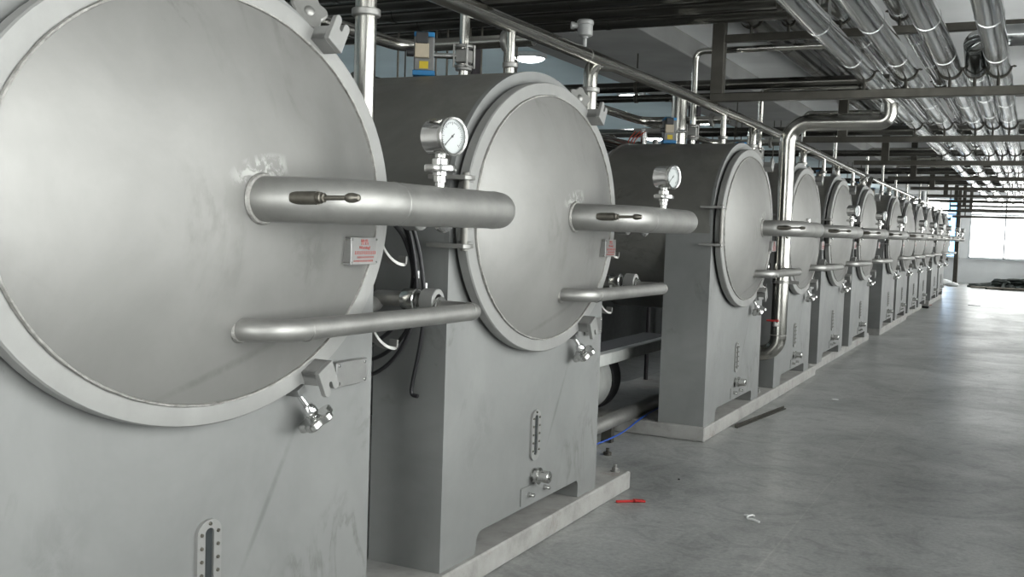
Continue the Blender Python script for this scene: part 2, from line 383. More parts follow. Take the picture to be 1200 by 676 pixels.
    for z in (ZC+.148, ZC-.13):
        MB().prism([(-.15, -.905), (.02, -.895), (.03, -.86), (.02, -.81), (-.02, -.80), (-.062, -.845), (-.15, -.86)], lambda x, y: (x, y, z-.009), lambda x, y: (x, y, z+.009)).build('hinge_bracket', 'pipe', hg, bevel=.002)
    for z in (ZC+.105, ZC-.085): MB().obox((-.005, -.835, z), ((1, 0, 0), (0, 1, 0), (0, 0, 1)), (.022, .022, .028)).build('hinge_knuckle', 'rim', hg, bevel=.004)
    # --- clamp lugs (slotted, on the rim) and star handwheels
    for an, nm in ((59, 'top'), (-60, 'bottom')):
        a = math.radians(an); cy, cz = RY*math.cos(a), RZ*math.sin(a)
        er = Vector((0, math.cos(a)*.9, math.sin(a))).normalized(); et = Vector((1, 0, 0)).cross(er)
        base = Vector((0, cy, ZC+cz)) + er*(-.045)
        h = .04
        pl = [(-h, 0), (h, 0)] + arc(.024, .082, .016, .016, 0, PI, 6) + arc(0, .066, .008, .008, 0, -PI, 6) + arc(-.024, .082, .016, .016, 0, PI, 6)
        lug = MB().prism(pl, lambda p, q: base+et*p+er*q+Vector((.052, 0, 0)), lambda p, q: base+et*p+er*q+Vector((.070, 0, 0)))
        lug.prism([(-h, 0), (h, 0), (h, .02), (-h, .02)], lambda p, q: base+et*p+er*q+Vector((-.004, 0, 0)), lambda p, q: base+et*p+er*q+Vector((.053, 0, 0)))
        for sgn in (-1, 1):
            lug.prism([(sgn*h, 0), (sgn*(h-.012), 0), (sgn*(h-.012), .05), (sgn*h, .05)], lambda p, q: base+et*p+er*q+Vector((-.004, 0, 0)), lambda p, q: base+et*p+er*q+Vector((.053, 0, 0)))
        lug.build('clamp_lug', 'rim', root, bevel=.0015)
        if nm == 'bottom':
            p0 = Vector((-.03, cy-.03, ZC+cz-.055)); dn = Vector((.35, .45, -.80)).normalized()
        else:
            dn = Vector((.80, -.50, .30)).normalized(); p0 = Vector((-.085, .475, ZC+.632)) - dn*.11
        rod = MB().lathe([(0, -.02), (.010, -.02), (.010, .05), (0, .05)], p0, dn, 12)
        rod.lathe([(0, .045), (.018, .05), (.024, .065), (.024, .08), (.016, .092), (.012, .096)], p0, dn, 16)
        a_, e1, e2 = frame_of(dn)
        wheel = MB().prism(star(5, .050, .066), lambda p, q: p0+a_*.094+e1*p+e2*q, lambda p, q: p0+a_*.122+e1*p+e2*q)
        wheel.lathe([(0, .118), (.02, .118), (.016, .128), (0, .13)], p0, dn, 16)
        hw = wheel.build('hand_wheel', 'polish' if nm == 'bottom' else 'pipe', root, bevel=.006)
        rod.build('swing_bolt', 'chrome', hw)
        MB().obox(p0-dn*.015, ((1, 0, 0), et, er), (.03, .02, .014)).build('bolt_pivot', 'panel', hw, bevel=.003)
    # --- sight glass on the lower front
    xf = -.065; yc, zt, zb, hw_ = .024, ZC-.925, ZC-1.185, .05
    def stad(h, dz): return arc(yc, zt-hw_+dz*0, h, h*.8, 0, PI, 12) + arc(yc, zb+hw_*.8, h, h*.8, PI, 2*PI, 12)
    fr = MB(); outer, inner = stad(hw_, 0), stad(.018, 0); k = len(outer)
    vs = [(xf, *p) for p in outer] + [(xf+.012, *p) for p in outer] + [(xf+.012, *p) for p in inner] + [(xf, *p) for p in inner]
    fr.add(vs, [(a*k+i, a*k+(i+1) % k, ((a+1) % 4)*k+(i+1) % k, ((a+1) % 4)*k+i) for a in range(4) for i in range(k)])
    sg = fr.build('sight_glass', 'rim', root, bevel=.0)
    MB().prismX(inner, xf-.001, xf+.005).build('glass_strip', 'darkglass', sg)
    bo = MB()
    for s in (-1, 1):
        for i in range(5): bo.cyl((xf+.011, yc+s*.034, zt-.05-.04*i), (xf+.017, yc+s*.034, zt-.05-.04*i), .0055, 8)
    bo.cyl((xf+.011, yc, zt-.022), (xf+.017, yc, zt-.022), .0055, 8); bo.build('frame_screws', 'brass', sg)
    # --- drain: capped ferrule, bolted plate
    dc = MB().lathe([(0, 0), (.036, 0), (.036, .006), (.028, .008), (.028, .02), (.042, .022), (.042, .034), (.030, .036), (.030, .085), (.026, .09), (.012, .09), (.012, .094), (0, .094)], (xf, .03, ZC-1.262), (1, 0, 0), 24).build('drain_cap', 'polish', root)
    dp = MB().box(xf, xf+.006, -.11, .19, ZC-1.39, ZC-1.302).build('drain_plate', 'panel', root, bevel=.0015)
    for y in (-.03, .15): MB().lathe([(0, 0), (.013, 0), (.013, .012), (.010, .012), (.010, .03), (.008, .034), (0, .034)], (xf+.005, y, ZC-1.345), (1, 0, 0), 12).build('plate_bolt', 'polish', dp)
    # --- blank maker's plate on stand-offs
    mp = MB().box(xf+.012, xf+.034, .603, .785, ZC-.614, ZC-.528).build('maker_plate', 'plate', root, bevel=.002)
    ft = MB()
    for y in (.618, .77):
        for z in (ZC-.602, ZC-.54): ft.cyl((xf-.002, y, z), (xf+.0365, y, z), .006, 8)
    ft.build('plate_studs', 'polish', mp)
    # --- warning plate with red lettering on the dome edge
    nx = .075; wp = MB().box(nx, nx+.004, .515, .665, ZC-.186, ZC-.096); wp.box(.03, nx+.001, .517, .523, ZC-.186, ZC-.096)
    wpo = wp.build('warning_plate', 'plate', root, bevel=.001)
    lt = MB()
    def put(vs, fs, y, z, sx=1): lt.add([(nx+.0046+v[2], y+v[0]*sx, z+v[1]) for v in vs], fs)
    put(*text_mesh('\u8b66\u544a', .020), .592, ZC-.113, 1.15)
    put(*text_mesh('Warning!', .014), .592, ZC-.130, 1.2)
    random.seed(5)
    for z, h, y0, y1 in ((ZC-.147, .011, .535, .65), (ZC-.162, .006, .55, .645), (ZC-.174, .006, .53, .64)):
        y = y0
        while y < y1:                                    # characters too small to read in the photograph
            cw = h*.8
            for q in range(3): lt.box(nx+.004, nx+.0052, y+random.uniform(0, cw*.3), y+cw*random.uniform(.6, .95), z-h/2+q*h*.42, z-h/2+q*h*.42+h*.13)
            lt.box(nx+.004, nx+.0052, y+cw*.4, y+cw*.53, z-h/2, z+h/2); y += cw*1.18
    lt.build('red_lettering', 'redink', wpo)
    st = MB()
    for y in (.52, .66):
        for z in (ZC-.179, ZC-.103): st.cyl((.03, y, z), (nx+.0065, y, z), .0035, 8)
    st.build('plate_studs', 'polish', wpo)
    # --- C-shaped clamp levers hanging beside the couplings
    for z, xo in ((ZC-.42, -.13), (ZC-.10, -.10)):
        p = spline([(xo-.03, .925, z+.07), (xo-.01, .935, z+.01), (xo+.005, .955, z-.05), (xo+.02, 1.0, z-.09), (xo+.035, 1.045, z-.10), (xo+.038, 1.05, z-.07)], 5)
        lv = MB(); 
        
        for q0, q1 in zip(p, p[1:]): lv.bar(q0, q1+(q1-q0)*.12, .011, .034, (1, 0, 0))
        lv.bar((xo-.03, .855, z+.052), (xo-.03, .94, z+.052), .02, .02)
        lv.build('clamp_lever', 'pipe', root)
    # --- pressure gauge on the run of the upper pipe
    gx, gy, gz = .355, .605, ZC+.012+.062
    st = MB(); st.lathe([(.016, -.01), (.016, .02), (.02, .022), (.02, .04), (.024, .043), (.024, .052), (.05, .054), (.052, .058), (.052, .072), (.05, .076), (.027, .078), (.027, .095), (.022, .097), (.018, .10), (.018, .112), (.02, .113), (.02, .12), (0, .12)], (gx, gy, gz-.004), (0, 0, 1), 24)
    n = Vector((.97, -.25, 0)).normalized(); gc = Vector((gx, gy, gz+.162))
    case = MB().lathe([(0, -.04), (.052, -.04), (.058, -.036), (.058, .045), (.056, .046)], gc, n, 36)
    case.lathe([(.0, 0), (.012, 0), (.012, .03), (0, .03)], (gx, gy, gz+.10), (0, 0, 1), 12)
    ga = case.build('pressure_gauge', 'chrome', root)
    st.build('gauge_stem', 'polish', ga)
    MB().lathe([(.054, .04), (.061, .04), (.063, .046), (.063, .056), (.060, .060), (.054, .058)], gc, n, 40, closed=True).build('gauge_bezel', 'polish', ga)
    MB().lathe([(0, .046), (.055, .046), (.055, .049), (0, .049)], gc, n, 36).build('gauge_dial', 'dial', ga)
    _, e1, e2 = frame_of(n); nd = MB(); f = gc+n*.0495
    for i in range(31):
        t = math.radians(225-9*i); dv = e1*math.cos(t)+e2*math.sin(t); tv = n.cross(dv); L = .010 if i % 5 == 0 else .005
        nd.obox(f+dv*(.046-L/2), (dv, tv, n), (L/2, .0007, .0004))
    t = math.radians(222); dv = e1*math.cos(t)+e2*math.sin(t); nd.obox(f+dv*.015, (dv, n.cross(dv), n), (.028, .0011, .0008)); nd.lathe([(0, 0), (.004, 0), (.004, .002), (0, .002)], f, n, 12)
    nd.build('dial_needle', 'ink', ga)
    return root
mach = make_machine()
MLAB = ['large steel machine nearest the camera, its domed round door filling the left of the picture',
        'second round-door steel machine from the camera, standing alone on the end of the near plinth',
        'third round-door steel machine, first after the wide gap, stained side and no pressure gauge',
        'fourth round-door steel machine, right behind the tall bright vertical pipe',
        'fifth round-door steel machine from the camera, left of two on the stepped-back plinth',
        'sixth round-door steel machine from the camera, last one on the long middle plinth run',
        'seventh round-door steel machine from the camera, first after the middle walkway gap',
        'eighth round-door steel machine from the camera, small and far down the row',
        'ninth round-door steel machine from the camera, far down the row',
        'tenth round-door steel machine, just before the far white riser pipe',
        'eleventh round-door steel machine, first after the far white riser pipe',
        'twelfth and farthest round-door steel machine, next to the far windows']
mach['label'] = MLAB[0]
for i in range(1, 12):
    dup(mach, (0, MY[i], 0), MLAB[i], skip=('pressure_gauge',) if i == 2 else ())
pl = MB().lathe([(0, 0), (.018, 0), (.018, .03), (.012, .036), (0, .036)], (.355, MY[2]+.605, ZC+.07), (0, 0, 1), 16).build('gauge_plug', 'polish')
for o in list(COL.objects):
    if o.name.startswith('drum_press') and abs(o.location.y-MY[2]) < .01: pl.parent = o; pl.location.y -= MY[2]

# ------------------------------------------------------------------ plinths
def plinth(x1, y0, y1, bolts, label):
    p = MB().box(-1.35, x1, y0, y1, 0, PT).build('plinth', 'plinth', bevel=.008); tag(p, label, 'plinth', 'concrete plinths under the machines')
    for x, y in bolts:
        b = MB(); b.cyl((x, y, PT-.01), (x, y, PT+.045), .009, 10); b.lathe([(0, .008), (.02, .008), (.02, .026), (0, .026)], (x, y, PT), (0, 0, 1), 6); b.lathe([(0, 0), (.026, 0), (.026, .006), (0, .006)], (x, y, PT), (0, 0, 1), 16)
        b.build('anchor_bolt', 'pipe', p)
plinth(-.035, .9, 5.91, [(-.11, 5.84)], 'light grey plinth under the two nearest machines, its end by the red scrap')
plinth(-.045, 7.535, 11.98, [(-.12, 9.55), (-.12, 11.8)], 'rust-edged grey plinth under the third and fourth machines')
plinth(-.115, 11.99, 16.75, [(-.17, 14.1)], 'grey plinth under the fifth and sixth machines, set slightly back')
plinth(-.06, 17.6, 21.55, [], 'grey plinth under the seventh and eighth machines, rust at its corner')
plinth(-.13, 21.56, 25.5, [], 'far grey plinth under the ninth and tenth machines')
plinth(-.08, 26.72, 30.6, [], 'farthest grey plinth, under the last two machines by the windows')

# ------------------------------------------------------------------ header pipes with branches down to each drum
HX = -.25
def header(pts, ms, label, r=.039):
    h = MB().tube(fillet(pts, .12, 6), r, 24).build('header_pipe', 'header'); tag(h, label, 'pipe', 'header pipes above the machine row')
    zs = lambda y: pts[0][2] if y <= pts[0][1] else next((a[2]+(b[2]-a[2])*(y-a[1])/(b[1]-a[1]) for a, b in zip(pts, pts[1:]) if a[1] <= y <= b[1] and b[1] > a[1]), pts[-1][2])
    for m in ms:
        y = MY[m]; z = zs(y)
        b = MB().tube([(HX, y, ZC+.66), (HX, y, z)], .023, 16).build('branch_pipe', 'header', h)
        MB().lathe([(.02, 0), (.036, 0), (.039, .004), (.039, .022), (.036, .026), (.02, .026)], (HX, y, ZC+.725), (0, 0, 1), 20, closed=True).build('pipe_clamp', 'pipe', b)
    for y in [pts[0][1]+1.2+2.9*i for i in range(int((pts[-1][1]-pts[0][1])/2.9))]: MB().torus((HX, y, zs(y)), (0, 1, 0), r, .002, 24, 5).build('weld_collar', 'weld', h)
    return zs
z1 = header([(HX, -1.5, 2.52), (HX, 4.2, 2.54), (HX, 7.4, 2.565), (HX, 10.5, 2.565), (HX, 16.2, 2.50)], [0, 1, 2, 3, 4, 5], 'long bright steel header pipe running above the near six machines')
z2 = header([(HX, 16.05, 2.33), (HX, 16.75, 2.33), (HX, 17.1, 2.50), (HX, 23.4, 2.46)], [6, 7, 8], 'middle steel header pipe stepping up above the seventh machine', .034)
z3 = header([(HX, 23.9, 2.30), (HX, 24.6, 2.30), (HX, 25.0, 2.45), (HX, 30.6, 2.42)], [9, 10, 11], 'farthest steel header pipe above the last machines', .034)
zh = [z1]*6+[z2]*3+[z3]*3
# ------------------------------------------------------------------ riser pipe in the gap right of each machine
def riser(k):
    y = MY[k]+1.075; x = -.275
    t = thing('riser_pipe', f'vertical steel riser pipe with a clamp ring right of the {ORD[k]} machine', 'pipe', (x, y, 0), 'riser pipes between the machines')
    zt = zh[k](min(y+.25, MY[-1]))
    MB().tube(fillet([(-.75, .0, .93), (0, 0, .93), (0, 0, zt-.03), (.02, .25, zt)], [0, .12, .09, 0], 8), .042, 24).build('riser_tube', 'header', t)
    MB().lathe([(.04, 0), (.053, 0), (.056, .004), (.056, .024), (.053, .028), (.04, .028)], (0, 0, 2.355), (0, 0, 1), 24, closed=True).build('pipe_clamp', 'pipe', t)
    for z, rr, dy in ((ZC+.012, .056, .02), (ZC-.345, .034, .13)):
        if rr < .05: p = fillet([(.0, .0, z-.05), (.0, dy, z-.02), (.0, dy, z), (.17, dy, z)], .03, 5)
        else: p = [(.0, 0, z), (.06, dy*.5, z), (.09, dy, z), (.15, dy, z)]
        b = MB().tube(p, rr*.9, 20).build('branch_stub', 'pipe', t)
        MB().lathe([(rr*.78, 0), (rr+.006, 0), (rr+.009, .004), (rr+.012, .06), (rr+.008, .064), (rr*.82, .064)], (p[-1][0]-.045, dy, z), (1, 0, 0), 24, closed=True).build('ferrule_ring', 'polish', b)
        if k != 2: MB().lathe([(rr*.86, 0), (rr+.012, 0), (rr+.015, .003), (rr+.015, .06), (rr+.012, .063), (rr*.86, .063)], (p[-1][0]+.05, dy, z+(.0 if rr < .05 else -.012)), (1, 0, 0), 24, closed=True).build('loose_clamp_ring', 'rim', b)
    return t
for k in range(12): riser(k)
# ------------------------------------------------------------------ actuated valve line on top of each drum
VX = -.51
def valve(k):
    t = thing('actuated_valve', f'steel valve line with blue and black actuator on top of the {ORD[k]} machine', 'valve', (VX, MY[k], 0), 'actuated valves on the drums')
    MB().tube(fillet([(0, 0, ZC+.66), (0, 0, 3.06), (1.1, 0, 3.06)], .07, 6), .026, 18).build('valve_pipe', 'header', t)
    z = ZC+.79
    vb = MB(); vb.obox((0, 0, z), ((1, 0, 0), (0, 1, 0), (0, 0, 1)), (.034, .034, .036)); vb.build('valve_body', 'pipe', t, bevel=.008)
    fl = MB()
    for s in (-1, 1):
        fl.obox((0, .055*s*0, z+.0), ((1, 0, 0), (0, 1, 0), (0, 0, 1)), (.0, .0, .0)) if False else None
        fl.lathe([(0, 0), (.044, 0), (.046, .003), (.046, .011), (.044, .014), (0, .014)], (0, 0, z+s*.05-.007), (0, 0, 1), 20)
    for a in (45, 135, 225, 315): fl.cyl((.052*math.cos(math.radians(a)), .052*math.sin(math.radians(a)), z-.055), (.052*math.cos(math.radians(a)), .052*math.sin(math.radians(a)), z+.06), .006, 8)
    fl.lathe([(0, 0), (.04, 0), (.042, .003), (.042, .022), (.04, .025), (0, .025)], (0, 0, ZC+.72), (0, 0, 1), 20)
    fl.build('valve_flange', 'pipe', t)
    MB().cyl((-.03, -.02, z), (-.13, -.08, z), .014, 12).build('valve_stem', 'polish', t)
    c = Vector((-.17, -.1, z+.0)); ax = (Vector((.86, .5, 0)), Vector((-.5, .86, 0)), Vector((0, 0, 1)))
    ac = MB().obox(c, ax, (.05, .045, .085)).build('actuator_body', 'actuator', t, bevel=.006)
    MB().obox(c+Vector((0, 0, .094)), ax, (.05, .05, .011)).build('actuator_cap', 'blue', ac, bevel=.003)
    MB().obox(c+Vector((0, 0, -.094)), ax, (.055, .05, .013)).build('actuator_cap', 'blue', ac, bevel=.003)
    so = MB().obox(c-ax[1]*.055+ax[0]*-.01+Vector((0, 0, .012)), ax, (.035, .018, .035)).build('solenoid', 'tan', t, bevel=.003)
    MB().obox(c-ax[1]*.055+ax[0]*-.01+Vector((0, 0, .072)), ax, (.03, .022, .028)).build('solenoid_coil', 'black', so, bevel=.004)
    MB().cyl(c-ax[0]*.05-ax[1]*.06+Vector((0, 0, .0)), c-ax[0]*.085-ax[1]*.06, .02, 14).build('air_knob', 'black', so)
    MB().obox(c-ax[1]*.046+Vector((0, 0, -.055)), ax, (.022, .003, .018)).build('warning_sticker', 'yellow', ac)
for k in range(1, 12): valve(k)
# level transmitter on the header
t = thing('level_transmitter', 'grey capped transmitter head on a short stem above the header pipe', 'sensor', (-.25, 5.46, 2.56))
MB().lathe([(0, .03), (.012, .03), (.012, .075), (.02, .078), (.02, .09), (0, .09)], (0, 0, 0), (0, 0, 1), 14).build('sensor_stem', 'alu', t)
MB().lathe([(0, .085), (.03, .085), (.043, .093), (.043, .15), (.047, .152), (.047, .17), (.041, .178), (0, .18)], (0, 0, 0), (0, 0, 1), 28).build('sensor_head', 'alu', t)
MB().lathe([(0, 0), (.016, 0), (.016, .02), (.02, .022), (.02, .04), (.011, .042), (.011, .036), (0, .036)], (-.035, -.02, .145), (-.8, -.55, .0), 14).build('cable_gland', 'alu', t)

# ------------------------------------------------------------------ pipe rack frames
FY = [4.35+3.8*i for i in range(10)]; FY[1] = 8.2; FY[2] = 11.95; FY[3] = 15.65
FL = ['first', 'second', 'third', 'fourth', 'fifth', 'sixth', 'seventh', 'eighth', 'ninth', 'tenth']
for i, y in enumerate(FY):
    px = -.25 if i < 2 else .12
    t = thing('pipe_rack_frame', f'dark steel pipe rack frame hung from the ceiling, {FL[i]} from the camera', 'rack', (0, y, 0), 'pipe rack frames over the aisle')
    f = MB().box(-.3, 3.41, -.035, .035, 2.61, 2.675); f.build('lower_beam', 'rack', t, bevel=.004)
    MB().box(px, 3.41, -.03, .03, 3.075, 3.135).build('upper_beam', 'rack', t, bevel=.004)
    for x in (px, 2.6): MB().box(x-.05, x+.05, -.04, .04, 2.67, CEIL+.001).build('post', 'rack', t, bevel=.004)
    MB().box(px-.09, px+.09, -.08, .08, CEIL-.012, CEIL+.001).build('ceiling_plate', 'rack', t, bevel=.002)
# ------------------------------------------------------------------ foil-clad pipes lying on the rack
def clamp_on(parent, x, y, zb, r, zp):
    c = MB(); c.tube([(x, y, zb-.002), (x, y, zp-r)], .012, 8)
    pts = [(x+(r+.006)*math.cos(a), y, zp+(r+.006)*math.sin(a)) for a in [PI+PI*i/14 for i in range(15)]]
    c.tube(pts, .006, 6)
    for s in (-1, 1):
        c.tube([(x+s*(r+.004), y, zp-.002), (x+s*(r+.035), y, zp-.002)], .006, 6); c.tube([(x+s*(r+.02), y-.022, zp-.002), (x+s*(r+.02), y+.022, zp-.002)], .007, 6)
    c.build('pipe_clamp', 'rack', parent)
def rack_pipe(x, z, r, y0, y1, zb, label, mat='clad', group='foil-clad pipes on the rack', n=28, lead=None):
    pts = (lead or []) + [(x, y0, z), (x, y1, z)]
    s = MB().tube(fillet(pts, .22, 8), r, n)
    ya = y0 if not lead else 8.15
    for j in range(int((y1-ya)/1.25)): s.ring((x, ya+.3+1.25*j, z), (0, 1, 0), r-.001, r+.0025, .03, n)
    p = s.build('clad_pipe' if mat == 'clad' else 'rack_pipe', mat); tag(p, label, 'pipe', group)
    for y in FY:
        if ya < y < y1: clamp_on(p, x, y, zb, r, z)
    return p
ZP = 2.815; LB = 2.675; UB = 3.135
rack_pipe(.87, ZP, .072, 1.0, 34, LB, 'shiny foil-clad pipe on the lower rack beams, closest to the machines')
rack_pipe(1.165, ZP, .076, 1.0, 36, LB, 'shiny foil-clad pipe on the lower rack, second out from the machines')
rack_pipe(1.465, ZP, .076, 1.0, 36, LB, 'shiny foil-clad pipe on the lower rack, third out from the machines')
rack_pipe(1.63, ZP, .072, 8.25, 30, LB, 'short foil-clad pipe that elbows in from the right between two others', lead=[(3.45, 7.75, 2.95), (1.63, 7.75, 2.95), (1.63, 7.95, 2.93)])
rack_pipe(1.785, ZP, .076, 1.0, 36, LB, 'shiny foil-clad pipe on the lower rack, outermost at the right')
rack_pipe(.0, 3.27, .085, 5.4, 16, UB, 'dark clad pipe on the upper rack beams beside the rack posts', 'dimtube', 'pipes on the upper rack')
rack_pipe(.29, 3.235, .05, 5.4, 16, UB, 'thin pipe on the upper rack beams, second from the rack posts', 'dimtube', 'pipes on the upper rack')
rack_pipe(.68, 3.25, .07, 4.0, 30, UB, 'pipe on the upper rack beams above the innermost foil-clad pipe', 'clad', 'pipes on the upper rack')
rack_pipe(1.1, 3.25, .07, 4.0, 30, UB, 'pipe on the upper rack beams above the second foil-clad pipe', 'clad', 'pipes on the upper rack')
rack_pipe(2.2, ZP, .076, 6.0, 36, LB, 'foil-clad pipe on the lower rack, beyond the outermost one in view')
# ------------------------------------------------------------------ cross pipes under the ceiling
def cross(y, z, r, x0, x1, label, mat='rack', group='dark cross pipes under the ceiling'):
    s = MB().tube([(x0, y, z), (x1, y, z)], r, 20)
    for j in range(int((x1-x0)/1.4)): s.ring((x0+.5+1.4*j, y, z), (1, 0, 0), r-.001, r+.004, .03, 20)
    p = s.build('cross_pipe', mat); tag(p, label, 'pipe', group)
    for x in (x0+.3, -1.5 if x0 < -2 else 0, x1-.25):
        h = MB().tube([(x, y, z+r-.002), (x, y, CEIL+.001 if not -2.4 < x < -1.06 else 3.301)], .008, 8); h.ring((x-.015, y, z), (1, 0, 0), r-.001, r+.008, .03, 20); h.build('pipe_hanger', 'rack', p)
CN = ['nearest the camera', 'second from the camera', 'third from the camera', 'fourth from the camera', 'fifth from the camera']
for j, y in enumerate((5.75, 6.1, 6.45, 6.8, 7.15)): cross(y, 3.08+.0*j, .06, -5.5, .78, f'dark cross pipe at the upper left, {CN[j]} of five abreast', 'dimtube', 'five dark cross pipes at the upper left')
cross(9.75, 2.97, .05, -4.5, .86, 'dark cross pipe behind the first rack post, upper of two', 'dimtube')
cross(9.75, 2.86, .035, -4.5, .86, 'dark cross pipe behind the first rack post, lower thinner one', 'dimtube')
for j, (y, z, r) in enumerate(((13.6, 2.9, .06), (17.2, 2.9, .05), (20.9, 2.85, .06), (24.6, 2.85, .06))):
    cross(y, z, r, -4, 3.41, f'dark cross pipe over the {ORD[j*2+3]} machine, crossing the whole aisle', 'dimtube')
# tall bright pipe that drops from the rack between the third and fourth machines
t = thing('drop_pipe', 'tall bright vertical pipe standing between the third and fourth machines', 'pipe', (0, 9.72, 0))
MB().tube(fillet([(-.95, -.02, .36), (.0, 0, .48), (.0, 0, 2.60), (.87, 0, 2.60), (.87, 0, 2.76)], [0, .16, .19, .08, 0], 10), .073, 32).build('drop_tube', 'header', t)
MB().torus((0, 0, .64), (0, 0, 1), .074, .005, 28, 6).build('weld_collar', 'weld', t)
dv = MB(); dv.cyl((0, -.06, .74), (-.01, -.13, .74), .018, 12); dv.cyl((-.01, -.13, .735), (-.01, -.13, .775), .012, 10)
d = dv.build('drain_valve', 'pipe', t); MB().obox((-.03, -.13, .78), ((1, 0, 0), (0, 1, 0), (0, 0, 1)), (.055, .01, .008)).build('red_lever', 'red', d, bevel=.002)
MB().ring((0, 0, 1.12), (0, 0, 1), .073, .08, .03, 28).obox((.12, 0, 1.135), ((1, 0, 0), (0, 1, 0), (0, 0, 1)), (.05, .012, .015)).build('pipe_clamp', 'pipe', t)
# far white riser between tenth and eleventh machines
t = thing('far_riser', 'slim bright riser far down the row with a dark hose to the floor', 'pipe', (-.27, 26.0, 0))
MB().tube([(0, 0, 1.0), (0, 0, 2.7)], .055, 20).build('riser_tube', 'white', t)
MB().tube(spline([(0, 0, 1.02), (.0, .02, .7), (.06, -.15, .35), (.02, -.3, .06), (.15, -.42, .03), (.28, -.46, .03)], 6), .03, 10).build('floor_hose', 'black', t)

# ------------------------------------------------------------------ services behind the machines
def feed(y, x0, z, label):
    t = thing('feed_pipe', label, 'pipe', (0, y, 0), 'feed pipes behind the drums')
    MB().tube(fillet([(-1.25, -2.3, z), (-1.25, 0, z), (x0, 0, z)], .14, 8), .036, 18).build('feed_tube', 'header', t)
    MB().lathe([(.03, 0), (.058, 0), (.06, .004), (.06, .026), (.058, .03), (.03, .03)], (x0-.18, 0, z), (1, 0, 0), 22, closed=True).build('pipe_flange', 'pipe', t)
feed(5.15, -.42, 2.585, 'bent steel feed pipe with a flange ring behind the second machine')
feed(9.25, -.42, 2.585, 'bent steel feed pipe behind the third machine')
feed(11.6, -.42, 2.585, 'bent steel feed pipe behind the fourth machine')
bpn = ['nearest the machine backs', 'second from the machine backs', 'third from the machine backs', 'fourth from the machine backs', 'farthest from the machine backs', 'lowest and closest to the drum tops', 'low and thin, between two thicker ones', 'low and thick, next to the steel posts']
for j, (x, z, r) in enumerate(((-1.55, 2.40, .045), (-1.85, 2.48, .035), (-2.15, 2.46, .055), (-2.5, 2.58, .04), (-2.9, 2.60, .06), (-1.45, 2.22, .05), (-1.75, 2.30, .035), (-2.05, 2.30, .045))):
    p = MB().tube([(x, 5.2+.3*j, z), (x, 30, z)], r, 16).build('service_pipe', 'dimtube'); tag(p, f'dim service pipe behind the row, {bpn[j]}', 'pipe', 'service pipes behind the row')
    for q in range(6): MB().ring((x, 6+4*q, z), (0, 1, 0), r-.001, r+.02, .03, 16).build('pipe_flange', 'rack', p)
    for q in range(3): MB().tube([(x, 7+9*q, z+r-.002), (x, 7+9*q, CEIL+.001 if not -2.4 < x < -1.06 else 3.301)], .008, 8).build('pipe_hanger', 'rack', p)
for j, (x, y) in enumerate(((-2.15, 7.55), (-2.2, 14.0), (-2.2, 20.5))):
    tag(MB().box(x-.07, x+.07, y-.07, y+.07, 0, CEIL-.1).build('steel_post', 'gasket', bevel=.006), f'dark steel post behind the {["second", "fifth", "eighth"][j]} machine', 'post', 'dark steel posts behind the row')
t = thing('standpipe', 'wide vertical standpipe behind the third machine beside the valve actuator', 'pipe', (-.83, 9.05, 0))
MB().tube([(0, 0, .1), (0, 0, 2.80)], .07, 20).build('standpipe_tube', 'header', t); MB().lathe([(.06, 0), (.085, 0), (.085, .03), (0, .045), (0, .0)], (0, 0, 2.79), (0, 0, 1), 20).build('standpipe_cap', 'header', t)
# valve stand with red air hoses behind the gap
t = thing('valve_stand', 'small valve stand with red air hoses in the dim gap behind the second machine', 'valve', (-1.25, 9.65, 0))
MB().tube([(0, 0, 1.8), (0, 0, 2.45)], .028, 14).build('stand_post', 'pipe', t); MB().tube([(0, 0, 0), (0, 0, 1.82)], .02, 12).build('stand_base', 'gasket', t)  # lower post coloured dark so it sinks into the gap's shade
MB().cyl((-.12, .0, 2.3), (-.12, 0, 2.56), .03, 14).build('valve_cylinder', 'polish', t)
MB().obox((-.06, 0, 2.54), ((1, 0, 0), (0, 1, 0), (0, 0, 1)), (.16, .02, .018)).build('cross_bar', 'pipe', t, bevel=.004)
for j in range(3):
    MB().tube(spline([(-.2+.05*j, -.02, 2.53), (-.26+.03*j, -.05, 2.42), (-.2, -.03, 2.3-.04*j), (-.05+.05*j, -.04, 2.28), (.08, -.02, 2.34)], 6), .006, 6).build('air_hose', 'hose_red', t)
# low services seen in the wide gap
t = thing('receiver_tank', 'low grey horizontal tank on the floor behind the gap before the third machine', 'tank', (-1.12, 7.15, .37))
MB().lathe([(0, -1.0), (.15, -.97), (.23, -.9), (.26, -.8), (.26, .55), (.24, .66), (.16, .73), (0, .75)], (0, 0, 0), (0, 1, 0), 40).build('tank_shell', 'tank', t)
for y in (-.6, .2): MB().box(-.2, .2, y-.05, y+.05, -.37, -.18).build('saddle', 'tank', t, bevel=.005)
MB().ring((0, .55, 0), (0, 1, 0), .22, .275, .16, 40).build('black_band', 'black', t)
t = thing('channel_rail', 'grey steel channel rail crossing the gap above the low tank', 'rail', (-.80, 6.7, .585))
MB().box(-.04, .04, -1.2, 2.4, -.045, .045).build('channel_web', 'tank', t, bevel=.004)
MB().box(-.3, -.04, -1.2, 2.4, .02, .045).build('channel_flange', 'gasket', t, bevel=.004)
for y in (-1.15, 2.3): MB().box(-.05, .03, y-.04, y+.04, -.585 if y < 0 else -.476, -.04).build('leg', 'gasket', t, bevel=.004)
t = thing('pump', 'dark pump with a bent hose in the gap behind the second machine', 'pump', (-1.45, 7.4, .74))
MB().lathe([(0, -.3), (.1, -.3), (.12, -.27), (.12, .1), (.15, .12), (.15, .2), (.08, .24), (0, .24)], (0, 0, .13), (0, 1, 0), 24).build('pump_motor', 'gasket', t)
MB().box(-.16, .16, -.32, .26, -.74, .02).build('pump_base', 'gasket', t, bevel=.004)
